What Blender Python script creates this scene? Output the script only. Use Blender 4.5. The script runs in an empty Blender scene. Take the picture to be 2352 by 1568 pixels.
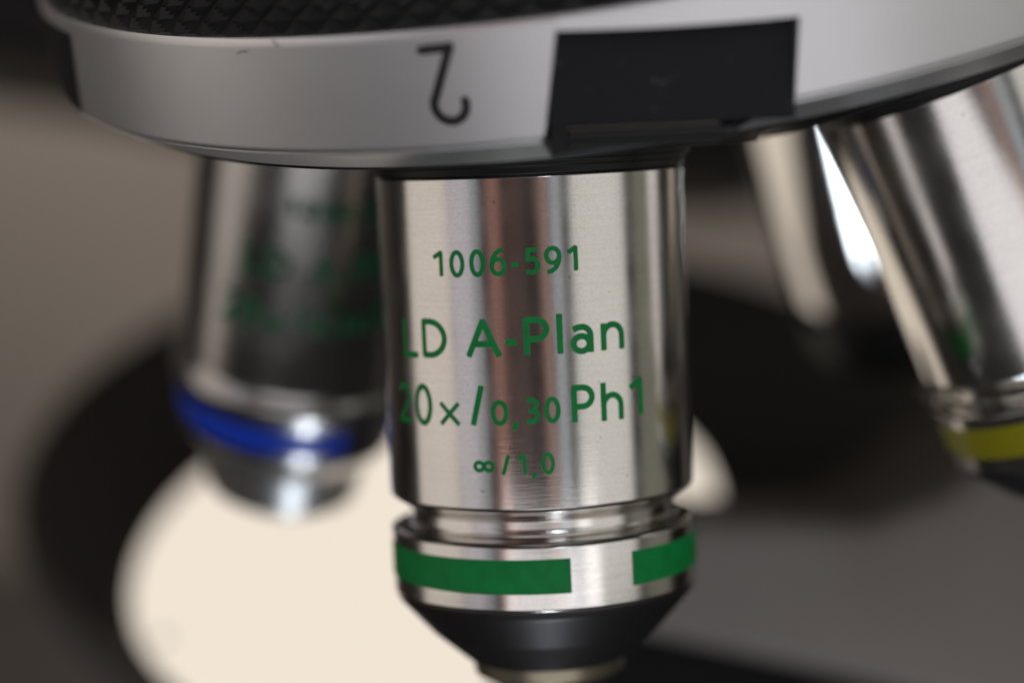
import bpy, bmesh, math, random
import numpy as np
from mathutils import Matrix, Vector
random.seed(4)
S = 0.001                                   # everything below is written in millimetres
C = bpy.context.scene.collection
scene = bpy.context.scene
R = math.radians

# ------------------------------------------------------------------ camera
CAM_R = Matrix(((0.9990235109, -0.0110826564, 0.0427691406),
                (0.0068267187, 0.9951233563, 0.0984017367),
                (-0.0436511234, -0.0980136756, 0.9942272873)))      # columns: right, forward, up
CAM_P = Vector((0.0, -168.97, -12.534))
cd = bpy.data.cameras.new('camera')
cam = bpy.data.objects.new('camera', cd); C.objects.link(cam)
right, fwd, up = CAM_R.col[0], CAM_R.col[1], CAM_R.col[2]
m = Matrix.Identity(4)
for i in range(3):
    m[i][0] = right[i]; m[i][1] = up[i]; m[i][2] = -fwd[i]; m[i][3] = CAM_P[i] * S
cam.matrix_world = m
cd.sensor_width = 36.0
cd.lens = 4928.85 / 2352 * 36.0
cd.clip_start = 0.01; cd.clip_end = 20
cd.dof.use_dof = True
cd.dof.focus_distance = 0.1553
cd.dof.aperture_fstop = 9.6
scene.camera = cam

# ------------------------------------------------------------------ world, view
w = bpy.data.worlds.new('World'); scene.world = w; w.use_nodes = True
bg = w.node_tree.nodes['Background']
bg.inputs[0].default_value = (1.0, 0.93, 0.87, 1); bg.inputs[1].default_value = 0.022
vs = scene.view_settings
vs.view_transform = 'Standard'; vs.look = 'None'; vs.gamma = 1; vs.exposure = 0

# ------------------------------------------------------------------ lamps: the room's windows, and added reflection strips, fills and glint lamps
def area(name, az, dist, width, height, zc, col, radiance, tgt=None, ctr=(0, 0, -30), at=None):
    a = R(az)
    pos = Vector(at or (ctr[0] + dist * math.sin(a), ctr[1] - dist * math.cos(a), zc))
    ld = bpy.data.lights.new(name, 'AREA'); ld.shape = 'RECTANGLE'
    ld.size = width * S; ld.size_y = height * S
    ld.color = col
    ld.energy = radiance * math.pi * width * height * S * S
    o = bpy.data.objects.new(name, ld); C.objects.link(o)
    d = Vector(tgt or (ctr[0], ctr[1], zc)) - pos
    o.matrix_world = Matrix.Translation(pos * S) @ d.to_track_quat('-Z', 'Y').to_matrix().to_4x4()
    return o
area('window_light', -83, 420, 310, 500, 100, (1.0, 0.91, 0.82), 0.74)
area('window_light', -53, 430, 130, 500, 100, (0.97, 0.92, 1.0), 0.58)
area('window_light', -41, 440, 44, 500, 100, (0.85, 0.93, 1.0), 0.38)
area('reflection_strip', -27, 440, 70, 500, 100, (1.0, 0.50, 0.40), 0.30)  # this and the next two: added strips tinting the barrel's reflection, no real lamps
area('reflection_strip', -11, 445, 110, 500, 100, (1.0, 0.62, 0.55), 0.055)
area('reflection_strip', 9, 440, 50, 500, 100, (1.0, 0.60, 0.50), 0.32)
area('window_light', 18, 440, 60, 500, 100, (0.85, 0.92, 1.0), 0.50)
area('window_light', 50, 430, 340, 500, 100, (1.0, 0.99, 0.94), 0.74)
area('reflection_strip', 93, 430, 200, 500, 100, (1.0, 0.98, 0.80), 0.17)  # added dim strip standing in for the grey wall's reflection
area('reflection_strip', 137, 430, 20, 500, 100, (1.0, 0.98, 0.85), 0.28)  # added thin strip for the pale line near the barrel's right edge
area('low_fill', 6, 370, 560, 190, -205, (0.98, 0.97, 1.0), 1.05, tgt=(5, -20, -10))  # added unseen fill from below, brightens the silver ring as a table would
area('glint_lamp', 0, 0, 15, 60, 0, (0.80, 0.90, 1.0), 28.0, tgt=(-24, 40, -45), at=(4, -40, -280))  # this and the next: added, aimed to put glints on the blue-ringed objective
area('glint_lamp', 0, 0, 9, 120, 0, (0.80, 0.90, 1.0), 22.0, tgt=(-21, 18, -37), at=(53, -250, 62))
area('wall_fill', 0, 0, 160, 160, 0, (1.0, 0.9, 0.82), 20.0, tgt=(-120, 620, 170), at=(-70, 380, 330))  # added unseen fill that brightens the back wall

# ------------------------------------------------------------------ materials
def mat(name, col, rough=0.5, metal=0.0, **k):
    m = bpy.data.materials.new(name); m.use_nodes = True
    b = m.node_tree.nodes['Principled BSDF']
    b.inputs['Base Color'].default_value = (*col, 1)
    b.inputs['Roughness'].default_value = rough
    b.inputs['Metallic'].default_value = metal
    for kk, v in k.items(): b.inputs[kk.replace('_', ' ')].default_value = v
    return m
def nodes(m): return m.node_tree.nodes, m.node_tree.links, m.node_tree.nodes['Principled BSDF']
def noise(m, scale_vec, scale=1.0, detail=2.0, coord='Object'):
    N, L, b = nodes(m)
    tc = N.new('ShaderNodeTexCoord'); mp = N.new('ShaderNodeMapping'); nz = N.new('ShaderNodeTexNoise')
    mp.inputs['Scale'].default_value = scale_vec
    nz.inputs['Scale'].default_value = scale; nz.inputs['Detail'].default_value = detail
    L.new(tc.outputs[coord], mp.inputs[0]); L.new(mp.outputs[0], nz.inputs['Vector'])
    return nz.outputs['Fac']
def ramp(m, fac, lo, hi, p0=0.3, p1=0.7):
    N, L, b = nodes(m); r = N.new('ShaderNodeMapRange')
    r.inputs['From Min'].default_value = p0; r.inputs['From Max'].default_value = p1
    r.inputs['To Min'].default_value = lo; r.inputs['To Max'].default_value = hi
    L.new(fac, r.inputs['Value']); return r.outputs[0]
def tint(m, fac, a, b_):
    N, L, b = nodes(m); mx = N.new('ShaderNodeMix'); mx.data_type = 'RGBA'
    mx.inputs['A'].default_value = (*a, 1); mx.inputs['B'].default_value = (*b_, 1)
    L.new(fac, mx.inputs['Factor']); L.new(mx.outputs['Result'], b.inputs['Base Color'])
def bump(m, fac, dist, strength=1.0):
    N, L, b = nodes(m); bp = N.new('ShaderNodeBump')
    bp.inputs['Distance'].default_value = dist; bp.inputs['Strength'].default_value = strength
    L.new(fac, bp.inputs['Height']); L.new(bp.outputs[0], b.inputs['Normal'])

def brushed(name, col, rough, aniso=0.85):
    m = mat(name, col, rough, 1.0, Anisotropic=aniso)
    N, L, b = nodes(m)
    tg = N.new('ShaderNodeTangent'); tg.direction_type = 'RADIAL'; tg.axis = 'Z'
    L.new(tg.outputs[0], b.inputs['Tangent'])
    lines = noise(m, (160, 160, 21000), 1, 3)             # turning marks that run round the barrel
    grime = noise(m, (260, 260, 200), 1, 5)
    spots = noise(m, (2100, 2100, 2100), 1, 1)
    mul = N.new('ShaderNodeMath'); mul.operation = 'MULTIPLY'
    L.new(ramp(m, lines, 0.90, 1.0), mul.inputs[0]); L.new(ramp(m, grime, 0.93, 1.0), mul.inputs[1])
    mul2 = N.new('ShaderNodeMath'); mul2.operation = 'MULTIPLY'
    L.new(mul.outputs[0], mul2.inputs[0]); L.new(ramp(m, spots, 0.45, 1.0, 0.17, 0.23), mul2.inputs[1])
    grain = noise(m, (7000, 7000, 7000), 1, 1)         # satin grain of the plating
    mul3 = N.new('ShaderNodeMath'); mul3.operation = 'MULTIPLY'
    L.new(mul2.outputs[0], mul3.inputs[0]); L.new(ramp(m, grain, 0.90, 1.0), mul3.inputs[1])
    tint(m, mul3.outputs[0], (0, 0, 0), col)
    L.new(ramp(m, grime, rough * 0.85, rough * 1.25), b.inputs['Roughness'])
    bump(m, lines, 0.0000015, 1.0)
    return m
chrome = brushed('brushed_steel', (0.76, 0.73, 0.70), 0.115, 0.9)
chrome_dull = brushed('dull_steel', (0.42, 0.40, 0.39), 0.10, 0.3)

soft_steel = mat('soft_steel', (0.75, 0.73, 0.72), 0.36, 1.0)
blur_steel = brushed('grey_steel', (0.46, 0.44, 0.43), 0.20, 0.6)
dim_green = mat('muted_green', (0.012, 0.125, 0.050), 0.5)  # green letters darkened in colour, as a reflection would mute them
chrome_mid = brushed('mirror_steel', (0.78, 0.76, 0.74), 0.07, 0.5)
satin = mat('satin_aluminium', (0.62, 0.61, 0.62), 0.40, 0.95)
g = noise(satin, (9000, 9000, 9000), 1, 2)
h_ = noise(satin, (90, 90, 90), 1, 4)
tint(satin, ramp(satin, h_, 0, 1), (0.66, 0.65, 0.655), (0.72, 0.71, 0.72))
bump(satin, g, 0.000012, 0.6)

black_paint = mat('black_anodised', (0.008, 0.008, 0.008), 0.42, Specular_IOR_Level=0.3)
bump(black_paint, noise(black_paint, (5000, 5000, 5000), 1, 2), 0.00001, 0.5)
nose_black = mat('nose_black_anodised', (0.085, 0.078, 0.078), 0.38, 0.9)
panel_black = mat('panel_black', (0.006, 0.006, 0.008), 0.6, Specular_IOR_Level=0.25)
tint(panel_black, ramp(panel_black, noise(panel_black, (1300, 1300, 1300), 1, 2), 0, 1, 0.70, 0.78), (0.006, 0.006, 0.008), (0.06, 0.06, 0.07))
bump(panel_black, noise(panel_black, (6000, 6000, 6000), 1, 2), 0.00001, 0.6)
rubber = mat('knurled_rubber', (0.010, 0.010, 0.010), 0.5, Specular_IOR_Level=0.3)
green = mat('green_enamel', (0.004, 0.125, 0.035), 0.55, 0.0, Specular_IOR_Level=0.25)
green_soft = noise(green, (900, 900, 900), 1, 3)
tint(green, ramp(green, green_soft, 0, 1), (0.001, 0.190, 0.036), (0.002, 0.240, 0.055))
blue = mat('blue_enamel', (0.010, 0.055, 0.55), 0.35)
yellow = mat('yellow_enamel', (0.27, 0.245, 0.006), 0.38)
ink = mat('black_ink', (0.010, 0.009, 0.010), 0.5)
brass = mat('lens_mount_brass', (0.36, 0.32, 0.23), 0.32, 0.9)
glass = mat('lens_glass', (0.02, 0.02, 0.022), 0.06, 0.0)
edge_brown = mat('glint_brown', (0.17, 0.13, 0.10), 0.35, 0.5)  # colour of the painted highlight line under the panel

# ------------------------------------------------------------------ mesh helpers
def link(name, me, m, parent=None, smooth=True):
    if isinstance(me, bmesh.types.BMesh):
        bm = me; me = bpy.data.meshes.new(name); bm.to_mesh(me); bm.free()
    me.materials.append(m)
    if smooth:
        for p in me.polygons: p.use_smooth = True
    o = bpy.data.objects.new(name, me); C.objects.link(o)
    if parent: o.parent = parent
    return o
def thing(name, label, cat, matrix, group=None):
    o = bpy.data.objects.new(name, None); C.objects.link(o); o.empty_display_size = 0.005
    mw = matrix.copy(); mw.translation = mw.translation * S
    o.matrix_world = mw
    o['label'] = label; o['category'] = cat
    if group: o['group'] = group
    return o
def lathe(profile, seg=192, a0=None, a1=None, sharp=True):
    """profile: [(r, z)] in mm from top to bottom, round local Z. Corners stay crisp: each ring is doubled."""
    bm = bmesh.new()
    full = a0 is None
    n = seg if full else seg + 1
    A = [2 * math.pi * i / seg for i in range(seg)] if full else [a0 + (a1 - a0) * i / seg for i in range(seg + 1)]
    def ring(r, z): return [bm.verts.new((r * math.sin(a) * S, -r * math.cos(a) * S, z * S)) for a in A]
    for (r0, z0), (r1, z1) in zip(profile[:-1], profile[1:]):
        if sharp or 'prev' not in locals(): u = ring(r0, z0)
        else: u = prev
        v = ring(r1, z1)
        for i in range(n if full else n - 1):
            j = (i + 1) % n
            bm.faces.new((u[i], v[i], v[j], u[j]))
        prev = v
    bmesh.ops.remove_doubles(bm, verts=[x for x in bm.verts if x.co.xy.length < 1e-9], dist=1e-7)
    return bm
def rnd(profile, rad=0.12, k=3):
    """round the corners of a profile by small arcs, so every machined edge catches light"""
    out = [profile[0]]
    for a, b, c in zip(profile[:-2], profile[1:-1], profile[2:]):
        a, b, c = Vector(a), Vector(b), Vector(c)
        la, lc = (a - b).length, (c - b).length
        t = min(rad, la * 0.45, lc * 0.45)
        p, q = b + (a - b).normalized() * t, b + (c - b).normalized() * t
        for i in range(k + 1):
            s = i / k
            out.append(tuple(p * (1 - s) ** 2 + b * 2 * s * (1 - s) + q * s * s))
    out.append(profile[-1])
    return out
def box(bm, x0, x1, y0, y1, z0, z1, bev=0.0):
    vs_ = [bm.verts.new((x * S, y * S, z * S)) for x in (x0, x1) for y in (y0, y1) for z in (z0, z1)]
    f = [(0, 1, 3, 2), (4, 6, 7, 5), (0, 4, 5, 1), (2, 3, 7, 6), (0, 2, 6, 4), (1, 5, 7, 3)]
    fs = [bm.faces.new([vs_[i] for i in q]) for q in f]
    if bev:
        es = list({e for ff in fs for e in ff.edges})
        bmesh.ops.bevel(bm, geom=es, offset=bev * S, segments=4, affect='EDGES', profile=0.5)

# ------------------------------------------------------------------ lettering: strokes -> clean outlines (marching squares)
def arc(cx, cy, rx, ry, d0, d1, n=24):
    return [(cx + rx * math.cos(R(d0 + (d1 - d0) * i / n)), cy + ry * math.sin(R(d0 + (d1 - d0) * i / n))) for i in range(n + 1)]
# every glyph lives in a unit box (0..1, 0..1); strokes run on the centre line
GL = {
 '1': lambda w: [[(0, .80), (1, 1)], [(1, 1), (1, 0)]],
 '0': lambda w: [arc(.5, .5, .5, .5, 0, 360, 48)],
 '6': lambda w: [arc(.5, .31, .5, .31, 0, 360, 40), [(.0, .31)] + arc(.95, .36, .95, .64, 180, 95, 20)],
 '9': lambda w: [arc(.5, .69, .5, .31, 0, 360, 40), [(1, .69)] + arc(.05, .64, .95, .64, 0, -85, 20)],
 '5': lambda w: [[(.92, 1), (.12, 1), (.10, .56)], [(.10, .56)] + arc(.42, .30, .58, .31, 105, -110, 26) + [(0, .02)]],
 '-': lambda w: [[(0, .5), (1, .5)]],
 'L': lambda w: [[(0, 1), (0, 0)], [(0, 0), (1, 0)]],
 'D': lambda w: [[(0, 1), (0, 0)], [(0, 0), (.3, 0)] + arc(.3, .5, .7, .5, -90, 90, 30) + [(.3, 1), (0, 1)]],
 'A': lambda w: [[(0, 0), (.5, 1)], [(.5, 1), (1, 0)], [(.17, .33), (.83, .33)]],
 'P': lambda w: [[(0, 1), (0, 0)], [(0, 1), (.45, 1)] + arc(.45, .71, .55, .29, 90, -90, 24) + [(.45, .42), (0, .42)]],
 'l': lambda w: [[(.5, 1), (.5, 0)]],
 'a': lambda w: [arc(.45, .31, .45, .31, 0, 360, 36), [(.08, .93), (.25, .98)] + arc(.48, .62, .50, .38, 90, 0, 16) + [(.98, .60), (.98, 0)],
                 ],
 'n': lambda w: [[(0, 1), (0, 0)], arc(.5, .55, .5, .45, 170, 0, 24) + [(1, .5), (1, 0)]],
 'x': lambda w: [[(0, 1), (1, 0)], [(0, 0), (1, 1)]],
 '/': lambda w: [[(0, 0), (1, 1)]],
 ',': lambda w: [[(1, 1), (0, 0)]],
 '3': lambda w: [[(0, .97)] + arc(.35, .75, .58, .25, 110, -90, 22) + [(.2, .5)], [(.2, .5)] + arc(.38, .25, .62, .25, 90, -115, 22) + [(0, .02)]],
 'h': lambda w: [[(0, 1), (0, 0)], arc(.5, .38, .5, .30, 165, 0, 24) + [(1, .3), (1, 0)]],
 '2': lambda w: [[(0, .90)] + arc(.45, .70, .50, .30, 135, -25, 22) + [(0, 0)], [(0, 0), (1, 0)]],
 '8': lambda w: [arc(.235, .5, .235, .5, 0, 360, 32), arc(.765, .5, .235, .5, 0, 360, 32)],
}
MS = {1: [(7, 0, 4)], }
def field(polys, X, Y, hw, butt=True):
    """signed distance (negative inside) of thick strokes"""
    D = np.full(X.shape, 1e9)
    for pl in polys:
        n = len(pl) - 1
        closed = math.hypot(pl[0][0] - pl[-1][0], pl[0][1] - pl[-1][1]) < 1e-6
        for i in range(n):
            (ax, ay), (bx, by) = pl[i], pl[i + 1]
            dx, dy = bx - ax, by - ay; ll = dx * dx + dy * dy
            if ll < 1e-12: continue
            t = ((X - ax) * dx + (Y - ay) * dy) / ll
            tc = np.clip(t, 0, 1)
            d = np.hypot(X - ax - tc * dx, Y - ay - tc * dy) - hw
            if butt and not closed:
                l = math.sqrt(ll)
                ext = hw * 0.55
                if i == 0: d = np.maximum(d, -t * l - ext)
                if i == n - 1: d = np.maximum(d, (t - 1) * l - ext)
            D = np.minimum(D, d)
    return D
def fill(D, X, Y):
    """triangles of the region D<0 on a grid, with interpolated borders"""
    ny, nx = D.shape
    V, F, cache = [], [], {}
    def vert(key, x, y):
        if key not in cache: cache[key] = len(V); V.append((x, y))
        return cache[key]
    for j in range(ny - 1):
        for i in range(nx - 1):
            cs = [(j, i), (j, i + 1), (j + 1, i + 1), (j + 1, i)]
            ds = [D[c] for c in cs]
            if min(ds) >= 0: continue
            poly = []
            for k in range(4):
                c0, c1 = cs[k], cs[(k + 1) % 4]; d0, d1 = ds[k], ds[(k + 1) % 4]
                if d0 < 0: poly.append(vert(('c',) + c0, X[c0], Y[c0]))
                if (d0 < 0) != (d1 < 0):
                    t = d0 / (d0 - d1)
                    key = ('e',) + (min(c0, c1), max(c0, c1))
                    poly.append(vert(key, X[c0] + (X[c1] - X[c0]) * t, Y[c0] + (Y[c1] - Y[c0]) * t))
            if len(poly) >= 3: F.append(poly)
    return V, F
def text_mesh(name, glyphs, stroke, place, step, butt=True):
    """glyphs: (char, x0, x1, y0, y1) outer box in mm on the unrolled surface; place(x, y) -> point in mm"""
    V, F = [], []
    for ch, x0, x1, y0, y1 in glyphs:
        hw = stroke / 2
        ix0, ix1, iy0, iy1 = x0 + hw, x1 - hw, y0 + hw, y1 - hw
        if ch == '1': ix0 = x0 + hw * .5
        if ch in 'l': ix0 = ix1 = (x0 + x1) / 2
        if ch == '-': iy0 = iy1 = (y0 + y1) / 2
        if ch == ',': ix0, ix1 = x0 + hw * .7, x1 - hw * .7
        if ch == '/': ix0, ix1 = x0 + hw * .9, x1 - hw * .9
        pls = [[(ix0 + px * (ix1 - ix0), iy0 + py * (iy1 - iy0)) for px, py in pl] for pl in GL[ch](1)]
        xs = np.arange(x0 - stroke, x1 + stroke, step); ys = np.arange(y0 - stroke, y1 + stroke, step)
        X, Y = np.meshgrid(xs, ys)
        v, f = fill(field(pls, X, Y, hw, butt), X, Y)
        o = len(V); V += v; F += [[a + o for a in q] for q in f]
    me = bpy.data.meshes.new(name)
    me.from_pydata([tuple(c * S for c in place(x, y)) for x, y in V], [], F); me.update()
    return me

# ------------------------------------------------------------------ turret frame
n_ax = Vector((-0.125819648689, -0.279575438088, 0.951843994792))
TC = Vector((10.995980866987, 24.43343468307, 2.37367997993))
xx = Vector((0.036637031614, -0.960123728703, -0.277164488159))      # towards the camera
yy = Vector((0.991376388623, 0.0, 0.131045244407))                   # to the right
RT = 52.34; RTT = 52.25; HT = 8.304
TM = Matrix.Identity(4)
for i in range(3): TM[i][0] = yy[i]; TM[i][1] = -xx[i]; TM[i][2] = n_ax[i]; TM[i][3] = TC[i]
APEX = Vector((0, 0, 85.56))

turret = thing('objective_turret', 'satin silver objective turret with black knurled grip, black flat panel and upside down 2', 'microscope turret', TM)
# silver ring with the window that the black flat shows through
def silver_ring():
    bm = bmesh.new()
    def edge(side, z):                     # azimuth (deg) of the window edges at height z
        if side == 0: return -13.08 + (z + 0.1) / 7.38 * 2.16
        return 5.5 + (z + 0.1) / 5.65 * 1.12
    def rad(z):                            # outer profile: crisp lower edge
        return RT + (RTT - RT) * z / HT
    zs = [0.0, 0.08, 0.2, 0.4, 0.7, 1.1, 1.7, 2.5, 3.5, 4.5, 5.5, 6.3, 7.0, 7.6, 8.1, HT]
    outer = [(rad(z) - (0.10 if z == 0 else 0.03 if z == 0.08 else 0.08 if z == HT else 0), z) for z in zs]
    def P(a, r, z): return bm.verts.new((r * math.sin(R(a)) * S, -r * math.cos(R(a)) * S, z * S))
    # main arc, right edge of window round the back to the left edge
    n = 300
    def corner(side, z):                   # rounded corner at the bottom of the left window edge
        r = 0.55
        if side == 0 and z < r: return -math.degrees((r - math.sqrt(max(0, r * r - (r - z) ** 2))) / RT)
        return 0
    prof = [(49.6, -2.15), (49.9, -2.12), (RT - 0.45, -0.30), (RT - 0.45, -0.12), (RT - 0.25, -0.06)] + outer + [(51.9, HT + 0.01), (47, HT + 0.01)]
    cols = []
    for i in range(n + 1):
        t = i / n
        col = []
        for k, (r, z) in enumerate(prof):
            a0 = edge(1, max(z, 0)); a1 = edge(0, max(z, 0)) + corner(0, max(z, 0)) + 360
            if z < -0.05: a0 = 5.5 - 5.9 * (min(-z, 2.45) / 2.45)            # slanting cut through the chamfer
            if r < 52.0 and z > 8: a0 = edge(1, 8); a1 = edge(0, 8) + 360
            if z < -0.08: a1 += 0.3
            aa = a0 + (a1 - a0) * t
            if z < -0.5: z *= 0.75 + 0.25 * math.cos(R(aa - 20))
            col.append(P(aa, r, z))
        cols.append(col)
    for i in range(n):
        for k in range(len(prof) - 1):
            bm.faces.new((cols[i][k], cols[i + 1][k], cols[i + 1][k + 1], cols[i][k + 1]))
    # cheeks of the window: the ring's wall thickness at both ends
    for col, flip in ((cols[0], 1), (cols[-1], 0)):
        ins = [bm.verts.new((v.co.x * 0.965, v.co.y * 0.965, v.co.z)) for v in col]
        for k in range(len(prof) - 1):
            f = (col[k], col[k + 1], ins[k + 1], ins[k]); bm.faces.new(f if flip else f[::-1])
    # strip above the window, its lower edge falling to the right
    m_ = 30; hz = 8
    def low(t): return 7.28 - 1.76 * t
    rows = []
    for i in range(m_ + 1):
        t = i / m_
        row = []
        for k in range(hz + 1):
            s = k / hz; z = low(t) + (HT - low(t)) * s
            a = edge(0, z) * (1 - t) + edge(1, z) * t
            r = rad(z) - (0.08 if k == hz else 0)
            row.append(P(a, r, z))
        a = edge(0, HT) * (1 - t) + edge(1, HT) * t
        row.append(P(a, 51.9, HT + 0.01)); row.append(P(a, 47, HT + 0.01))
        z = low(t); a = edge(0, z) * (1 - t) + edge(1, z) * t
        row.insert(0, P(a, rad(z) - 1.6, z))
        rows.append(row)
    for i in range(m_):
        for k in range(len(rows[0]) - 1):
            bm.faces.new((rows[i][k], rows[i + 1][k], rows[i + 1][k + 1], rows[i][k + 1]))
    bmesh.ops.remove_doubles(bm, verts=bm.verts, dist=1e-6)
    bmesh.ops.recalc_face_normals(bm, faces=bm.faces)
    return bm
o = link('silver_ring', silver_ring(), satin, turret)
o.data.set_sharp_from_angle(angle=R(35))
# black body behind and under the ring
link('turret_body', lathe(rnd([(0, 8.2), (49.2, 8.2), (49.2, -2.0), (48.9, -2.5), (46, -3.4), (30, -5.4), (0, -5.4)], 0.1), 256), black_paint, turret)
# flat black panel in the window, and the stepped flat under it; they follow the front objective's axis, not the turret's
UNT = TM.inverted()
def flat(x0, x1, y0, y1, z0, z1, bev):
    b2 = bmesh.new(); box(b2, x0, x1, y0, y1, z0, z1, bev)
    t = UNT.copy(); t.translation = t.translation * S
    b2.transform(t); return b2
link('flat_panel', flat(1.5, 17.9, -25.4, -20, -12.55, -3.5, 0.1), panel_black, turret, False)
link('ledge_glint', flat(2.7, 12.9, -25.1, -20, -12.73, -12.60, 0.05), edge_brown, turret, False)  # added thin bar that draws the specular line below the panel
link('lower_ledge', flat(2.7, 14.2, -24.8, -20, -13.45, -12.86, 0.08), black_paint, turret, False)
link('lower_ledge', flat(2.7, 13.0, -24.3, -18, -13.95, -13.5, 0.08), black_paint, turret, False)

# the next position's black flat, round the left end of the ring
bm = bmesh.new(); pr = []
for i in range(17):
    t_ = i / 16; col = []
    for z in (-0.3, 0.0, 2.0, 5.0, 7.0):
        a = R(-86 + 20.3 * t_ + (0.35 * z if t_ > 0.5 else 0)); r = RT + 0.06 if z >= 0 else RT - 0.4
        col.append(bm.verts.new((r * math.sin(a) * S, -r * math.cos(a) * S, z * S)))
    pr.append(col)
for i in range(16):
    for k in range(4): bm.faces.new((pr[i][k], pr[i + 1][k], pr[i + 1][k + 1], pr[i][k + 1]))
link('flat_panel', bm, panel_black, turret)

# knurled grip above the ring
def knurl():
    bm = bmesh.new()
    nu, nv, k = 112, 6, 8
    Hk = 2.1
    pu = 2 * math.pi / nu
    rows = []
    for j in range(nv * k + 1):
        z = 8.33 + j / k * Hk
        row = []
        for i in range(nu * k):
            u, v = i / k, j / k
            fu, fv = u % 1 - .5, v % 1 - .5
            d = abs(fu) + abs(fv)
            d2 = min(d, abs(1 - d))       # diamonds and the diamonds between them
            hgt = 0.62 * (1 - 2 * min(d, 1 - d)) if False else 0.62 * abs(1 - 2 * d)
            r = 51.3 + hgt - 0.05 * j / k
            a = u * pu
            row.append(bm.verts.new((r * math.sin(a) * S, -r * math.cos(a) * S, z * S)))
        rows.append(row)
    N = nu * k
    for j in range(nv * k):
        for i in range(N):
            bm.faces.new((rows[j][i], rows[j][(i + 1) % N], rows[j + 1][(i + 1) % N], rows[j + 1][i]))
    return bm
o = link('knurled_grip', knurl(), rubber, turret, False)
link('grip_cap', lathe([(0, 20.6), (50.9, 20.6)], 128), black_paint, turret)

# numeral 2 (stands upside down on the ring) and small scratches
def on_ring(x, y):
    a = x / RT; r = RT + 0.02
    return (r * math.sin(a), -r * math.cos(a), y)
def az(d): return R(d) * RT
two = [[(az(-21.25), 7.05), (az(-18.95), 7.05), (az(-20.95), 3.35)] , None]
hook = [(az(-20.95) , 3.35)]
cx, cy, rr = az(-19.72), 3.02, 1.13
hook = [(az(-18.95), 7.05), (az(-20.75), 3.62)] + arc(cx, cy, rr, rr, 155, 372, 40)
two = [[(az(-21.2), 6.95), (az(-18.95), 7.0)], hook]
st = 0.62
xs = np.arange(az(-22.2), az(-17.8), 0.045); ys = np.arange(1.2, 7.9, 0.045)
X, Y = np.meshgrid(xs, ys)
v, f = fill(field(two, X, Y, st / 2, False), X, Y)
me = bpy.data.meshes.new('numeral'); me.from_pydata([tuple(c * S for c in on_ring(a, b)) for a, b in v], [], f); me.update()
link('numeral', me, ink, turret)
scr = [[(az(-37.6), 7.18), (az(-37.35), 7.36), (az(-36.9), 7.42), (az(-36.5), 7.36)], [(az(-33.8), 8.22), (az(-33.62), 8.0), (az(-33.4), 7.75)]]
V, F = [], []
for q, wd in zip(scr, (0.06, 0.08)):
    xs = np.arange(min(p[0] for p in q) - .3, max(p[0] for p in q) + .3, 0.03); ys = np.arange(min(p[1] for p in q) - .2, max(p[1] for p in q) + .2, 0.03)
    X, Y = np.meshgrid(xs, ys); v, f = fill(field([q], X, Y, wd / 2, False), X, Y)
    o_ = len(V); V += v; F += [[a + o_ for a in z] for z in f]
me = bpy.data.meshes.new('scratch'); me.from_pydata([tuple(c * S for c in on_ring(a, b)) for a, b in V], [], F); me.update()
link('scratch', me, mat('scratch_grey', (0.10, 0.09, 0.09), 0.6), turret)

# ------------------------------------------------------------------ objectives
# local frame of an objective: Z along its axis (towards the turret), -Y its lettered side; z in mm as measured on the front one
def obj_matrix(psi, spin=0.0):
    return Matrix.Translation(APEX) @ Matrix.Rotation(R(psi), 4, n_ax) @ Matrix.Translation(-APEX) @ Matrix.Rotation(R(spin), 4, 'Z')
TEXT20 = [
('1',-7.92,-7.04,-23.21,-21.19),('0',-6.46,-5.18,-23.23,-21.18),('0',-4.79,-3.54,-23.22,-21.15),('6',-3.20,-1.92,-23.19,-21.08),('-',-1.64,-0.96,-22.46,-22.29),('5',-0.58,0.58,-23.15,-21.15),('9',0.85,2.16,-23.18,-21.10),('1',2.64,3.40,-23.09,-21.12)]
TEXT20B = [
('L',-11.90,-9.91,-29.33,-26.29),('D',-9.50,-7.01,-29.27,-26.29),('A',-5.36,-2.55,-29.23,-26.24),('-',-2.36,-1.28,-28.23,-27.92),('P',-0.90,1.04,-29.15,-26.24),('l',1.52,2.05,-29.18,-26.00),('a',2.57,4.40,-29.21,-26.95),('n',4.95,6.96,-29.17,-26.94)]
TEXT20C = [
('2',-13.00,-11.10,-34.40,-31.27),('0',-10.70,-8.72,-34.46,-31.23),('x',-8.01,-6.12,-34.33,-32.49),('/',-5.23,-4.10,-34.33,-31.14),('0',-3.62,-2.25,-34.26,-32.32),(',',-2.00,-1.58,-34.67,-33.86),('3',-0.95,0.08,-34.16,-32.18),('0',0.40,1.63,-34.19,-32.19),('P',2.43,4.28,-34.34,-31.43),('h',4.75,6.68,-34.42,-31.34),('1',7.29,8.54,-34.26,-31.25)]
TEXT20D = [
('8',-5.21,-3.47,-37.76,-36.84),('/',-2.96,-2.29,-38.01,-36.38),('1',-1.77,-1.06,-38.00,-36.37),(',',-0.72,-0.30,-38.27,-37.72),('0',0.01,1.04,-38.00,-36.31)]
LINES = [(TEXT20, 0.35), (TEXT20B, 0.47), ([g for g in TEXT20C if g[4] > -31.5], 0.46), ([g for g in TEXT20C if g[4] < -31.5], 0.36), (TEXT20D, 0.30)]
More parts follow.
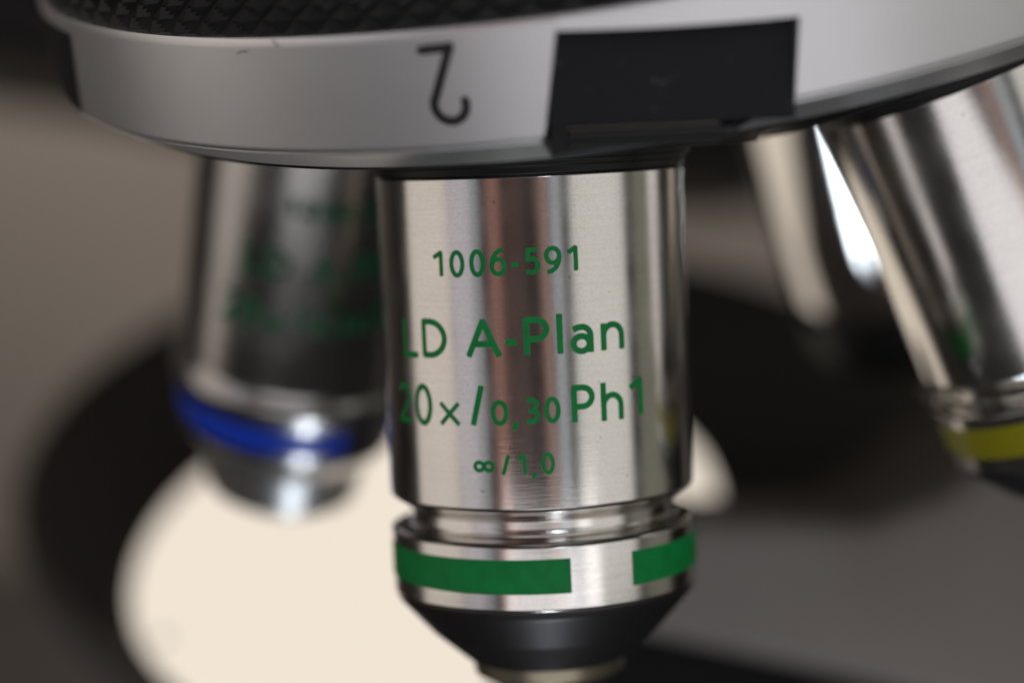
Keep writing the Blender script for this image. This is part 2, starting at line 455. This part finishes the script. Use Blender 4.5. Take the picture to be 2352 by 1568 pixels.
def build_objective(name, label, psi, spin, ring_mat, ring_arcs, lines, dz=0.0, rs=1.0, body=None, step=0.035, nose=None, flare=False, dark=None, ink_mat=None):
    body = body or chrome
    t = thing(name, label, 'microscope objective', obj_matrix(psi, spin), 'objectives screwed into the turret')
    L = lambda pts: [(r * rs, z - (dz if z < -20 else 0)) for r, z in pts]
    link('mounting_boss', lathe(rnd([(0, -3.5), (18.3, -3.5), (18.3, -13.2), (18.0, -14.2), (12.6, -14.3)], 0.1), 160), black_paint, t)
    link('mounting_flange', lathe(rnd(L([(12.6, -13.9), (12.6, -14.75), (12.2, -14.8), (12.2, -15.2), (12.06, -15.25), (12.06, -15.80), (11.0, -15.80)]), 0.08), 192), black_paint, t)
    if flare:
        link('barrel', lathe(rnd(L([(11.2, -15.60), (11.7, -15.82), (11.75, -16.0), (11.7, -41.0), (12.25, -42.3), (10.87, -48.3), (10.5, -48.5)]), 0.6, 8), 192), body, t)
    else: link('barrel', lathe(rnd(L([(11.2, -15.60), (11.90, -15.82), (12.0, -16.0), (12.0, -40.55), (11.9, -40.75), (10.6, -41.6), (10.5, -41.8)]), 0.06), 288), body, t)
    if not flare: link('groove', lathe(rnd(L([(10.55, -41.6), (10.4, -41.75), (10.4, -42.6), (10.7, -42.95), (11.6, -43.18), (11.95, -43.34), (12.0, -43.5)]), 0.2), 256), dark or body, t)
    if not flare: link('collar', lathe(rnd(L([(12.0, -43.36), (12.08, -43.46), (12.08, -48.15), (12.0, -48.30), (11.6, -48.34)]), 0.05), 288), dark or body, t)
    bm = bmesh.new()
    for a0, a1 in ring_arcs:
        b2 = lathe(rnd(L([(11.78, -44.32), (11.82, -44.34), (11.22, -46.94), (11.18, -46.96)] if flare else [(12.07, -44.32), (12.10, -44.34), (12.10, -46.94), (12.07, -46.96)]), 0.01), max(8, int((a1 - a0) / 2)), R(a0), R(a1))
        me = bpy.data.meshes.new('t'); b2.to_mesh(me); b2.free(); bm.from_mesh(me); bpy.data.meshes.remove(me)
    link('colour_ring', bm, ring_mat, t)
    link('nose_cone', lathe(rnd(L(nose[0] if nose else [(11.8, -48.20), (11.97, -48.36), (11.75, -49.0), (9.25, -51.8), (6.5, -54.2), (6.0, -54.4)]), 0.25, 6), 256), nose[1] if nose else nose_black, t)
    link('lens_mount', lathe(rnd(L([(6.15, -54.1), (6.1, -54.35), (6.0, -55.4), (5.5, -55.7), (4.4, -55.7), (4.2, -55.1)]), 0.12), 128), brass, t)
    link('front_lens', lathe(L([(4.25, -55.2), (3.4, -55.5), (2.2, -55.75), (1.0, -55.85), (0, -55.88)]), 96, sharp=False), glass, t)
    rt = 12.012 * rs
    for gl, st in lines:
        me = text_mesh('lettering', gl, st, lambda x, y: (rt * math.sin(x / 12), -rt * math.cos(x / 12), y), step)
        link('lettering', me, ink_mat or green, t)
    return t
build_objective('microscope_objective', 'sharp brushed steel objective with green lettering and broken green ring in the middle', 0, 0,
                green, [(32.7, 369.0)], LINES)
def shift(gl, dx): return [(c, a + dx, b + dx, y0, y1) for c, a, b, y0, y1 in gl]
BIG = [(shift(TEXT20, 3), 0.5), (shift(TEXT20B, 3), 0.6), (shift(TEXT20C, 2), 0.6)]
STEEL_NOSE = ([(10.6, -48.25), (10.8, -48.4), (10.5, -48.9), (8.7, -50.8), (7.7, -55.2), (6.4, -56.0)], soft_steel)
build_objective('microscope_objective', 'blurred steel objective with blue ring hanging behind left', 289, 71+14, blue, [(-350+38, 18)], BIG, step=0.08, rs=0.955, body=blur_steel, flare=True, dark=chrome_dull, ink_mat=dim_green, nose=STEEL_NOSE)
build_objective('microscope_objective', 'blurred steel objective with yellow ring leaning out at the right edge', 72, -72, yellow, [(0, 360)], [], dz=-1.9, step=0.08)
build_objective('microscope_objective', 'darkest and most blurred objective with pale streaks, between the green and yellow ringed ones', 171, -171, black_paint, [(0, 360)], [], dz=14, rs=0.92, body=chrome_mid, step=0.08, dark=black_paint)

# ------------------------------------------------------------------ lit round lamp head behind
def frame(origin, normal, upv=Vector((0, 0, 1))):
    z = Vector(normal).normalized(); x = upv.cross(z).normalized(); y = z.cross(x)
    m = Matrix.Identity(4)
    for i in range(3): m[i][0] = x[i]; m[i][1] = y[i]; m[i][2] = z[i]; m[i][3] = origin[i]
    return m
K = 1.2                                    # the wide shade stands farther back than the lit drum in front of it
SH_C = CAM_P + (Vector((-5.2, 80.6, -48.95)) - CAM_P) * K
SHM = frame(SH_C, (0.022, -0.378, 0.925))
DRM = frame((-14.4, 83.46, -60.02), (-0.109, -0.425, 0.898))
ill = thing('lamp_head', 'lit round lamp with glowing cream disc and wide black shade, blurred behind the objectives', 'lamp', SHM)
hous = mat('shade_black', (0.050, 0.044, 0.040), 0.55)
link('shade', lathe(rnd([(0, 0.5), (50, 0.5), (65.8, 0.0), (66.8, -1.2), (65.8, -6), (20, -18), (0, -18)], 0.8), 160), hous, ill)
rel = SHM.inverted() @ DRM; rel.translation = rel.translation * S
bm = lathe(rnd([(35.3, -0.3), (35.7, 0.1), (36.6, 0.0), (37.2, -0.7), (37.4, -14), (30, -20), (0, -20)], 0.3), 160); bm.transform(rel)
link('drum', bm, hous, ill)
dif = mat('diffuser_glow', (0.02, 0.019, 0.018), 0.6)
b = dif.node_tree.nodes['Principled BSDF']
b.inputs['Emission Color'].default_value = (0.875, 0.775, 0.655, 1); b.inputs['Emission Strength'].default_value = 1.0
bm = lathe([(0, 0.0), (18, -0.05), (35.5, -0.2)], 128); bm.transform(rel)
link('diffuser', bm, dif, ill)
speck = mat('dust_speck', (0.10, 0.08, 0.07), 0.8)
p = DRM.inverted() @ (CAM_P + CAM_R @ Vector(((378 - 1176) / 4928.85, 1, -(1465 - 784) / 4928.85)) * 241)
d_ = (CAM_R @ Vector(((378 - 1176) / 4928.85, 1, -(1465 - 784) / 4928.85)))
o_ = DRM.inverted() @ CAM_P; dl = DRM.to_3x3().inverted() @ d_
hit = o_ + dl * (-o_.z / dl.z)
bm = lathe(rnd([(0, 0.25), (0.5, 0.22), (0.75, 0.02)], 0.05), 16); bm.transform(rel @ Matrix.Translation(Vector((hit.x, hit.y, 0.1)) * S))
link('dust_speck', bm, speck, ill)

# ------------------------------------------------------------------ stage, stand, backdrop
def spot(px, py, dep):                     # where the tape measure finds it: across, down, away
    return CAM_P + CAM_R @ Vector(((px - 1176) / 4928.85 * dep, dep, -(py - 784) / 4928.85 * dep))
def slab(pts, dep, thick, bev, segs=6):
    bm = bmesh.new()
    a = [bm.verts.new(spot(x, y, dep) * S) for x, y in pts]
    away = CAM_R.col[1] * thick * S
    b_ = [bm.verts.new(v.co + away) for v in a]
    n = len(a)
    bm.faces.new(a); bm.faces.new(b_[::-1])
    for i in range(n): bm.faces.new((a[i], b_[i], b_[(i + 1) % n], a[(i + 1) % n]))
    bmesh.ops.recalc_face_normals(bm, faces=bm.faces)
    es = [e for e in bm.edges if e.verts[0] in a and e.verts[1] in a]
    bmesh.ops.bevel(bm, geom=es, offset=bev * S, segments=segs, affect='EDGES', profile=0.5)
    return bm
grey = mat('stage_grey', (0.16, 0.145, 0.135), 0.6)
tint(grey, ramp(grey, noise(grey, (14, 14, 14), 1, 4), 0, 1), (0.14, 0.123, 0.113), (0.26, 0.228, 0.21))
base = CAM_P + Vector((30, 225, -60))
stage = thing('stage', 'blurred grey microscope stage edge with black underside at the lower right', 'microscope stage', Matrix.Translation(Vector((30, 56, -75))))
inv = Matrix.Translation(-Vector((30, 56, -75)) * S)
bm = slab([(1250, 1215), (1640, 1190), (2000, 1195), (2170, 1130), (2320, 1010), (2700, 840), (2700, 1760), (2010, 1575), (1500, 1465), (1250, 1420)], 222, 60, 2.5); bm.transform(inv)
link('stage_plate', bm, grey, stage)
bm = slab([(1130, 1330), (1500, 1420), (2010, 1540), (2700, 1770), (2700, 2300), (1130, 2300)], 228, 50, 1.5); bm.transform(inv)
link('underside', bm, mat('underside_black', (0.006, 0.006, 0.006), 0.7, Specular_IOR_Level=0.15), stage)
arm = thing('microscope_stand', 'out of focus black stand behind the turret at the upper left', 'microscope stand', Matrix.Translation(Vector((0, 160, 40))))
bm = slab([(-500, 40), (-60, 105), (90, 140), (1560, 385), (1790, 400), (2300, 300), (2700, 200), (2700, -900), (-500, -900)], 330, 120, 3)
bm.transform(Matrix.Translation(-Vector((0, 160, 40)) * S))
link('carrier_block', bm, black_paint, arm)

bm = bmesh.new(); box(bm, -1500, 1500, 620, 624, -1200, 900)
wallm = mat('wall_paint', (0.30, 0.27, 0.24), 0.8)
tint(wallm, ramp(wallm, noise(wallm, (3, 3, 3), 1, 3), 0, 1), (0.27, 0.243, 0.216), (0.33, 0.297, 0.264))
o = link('wall', bm, wallm, None, False); o['kind'] = 'structure'
bm = bmesh.new(); box(bm, -1500, 1500, 240, 619, -205, -165, 2)
bench = mat('bench_laminate', (0.045, 0.041, 0.038), 0.55)
tint(bench, ramp(bench, noise(bench, (12, 12, 12), 1, 4), 0, 1), (0.038, 0.034, 0.031), (0.055, 0.050, 0.046))
o = link('bench_top', bm, bench, None, False); o['kind'] = 'structure'
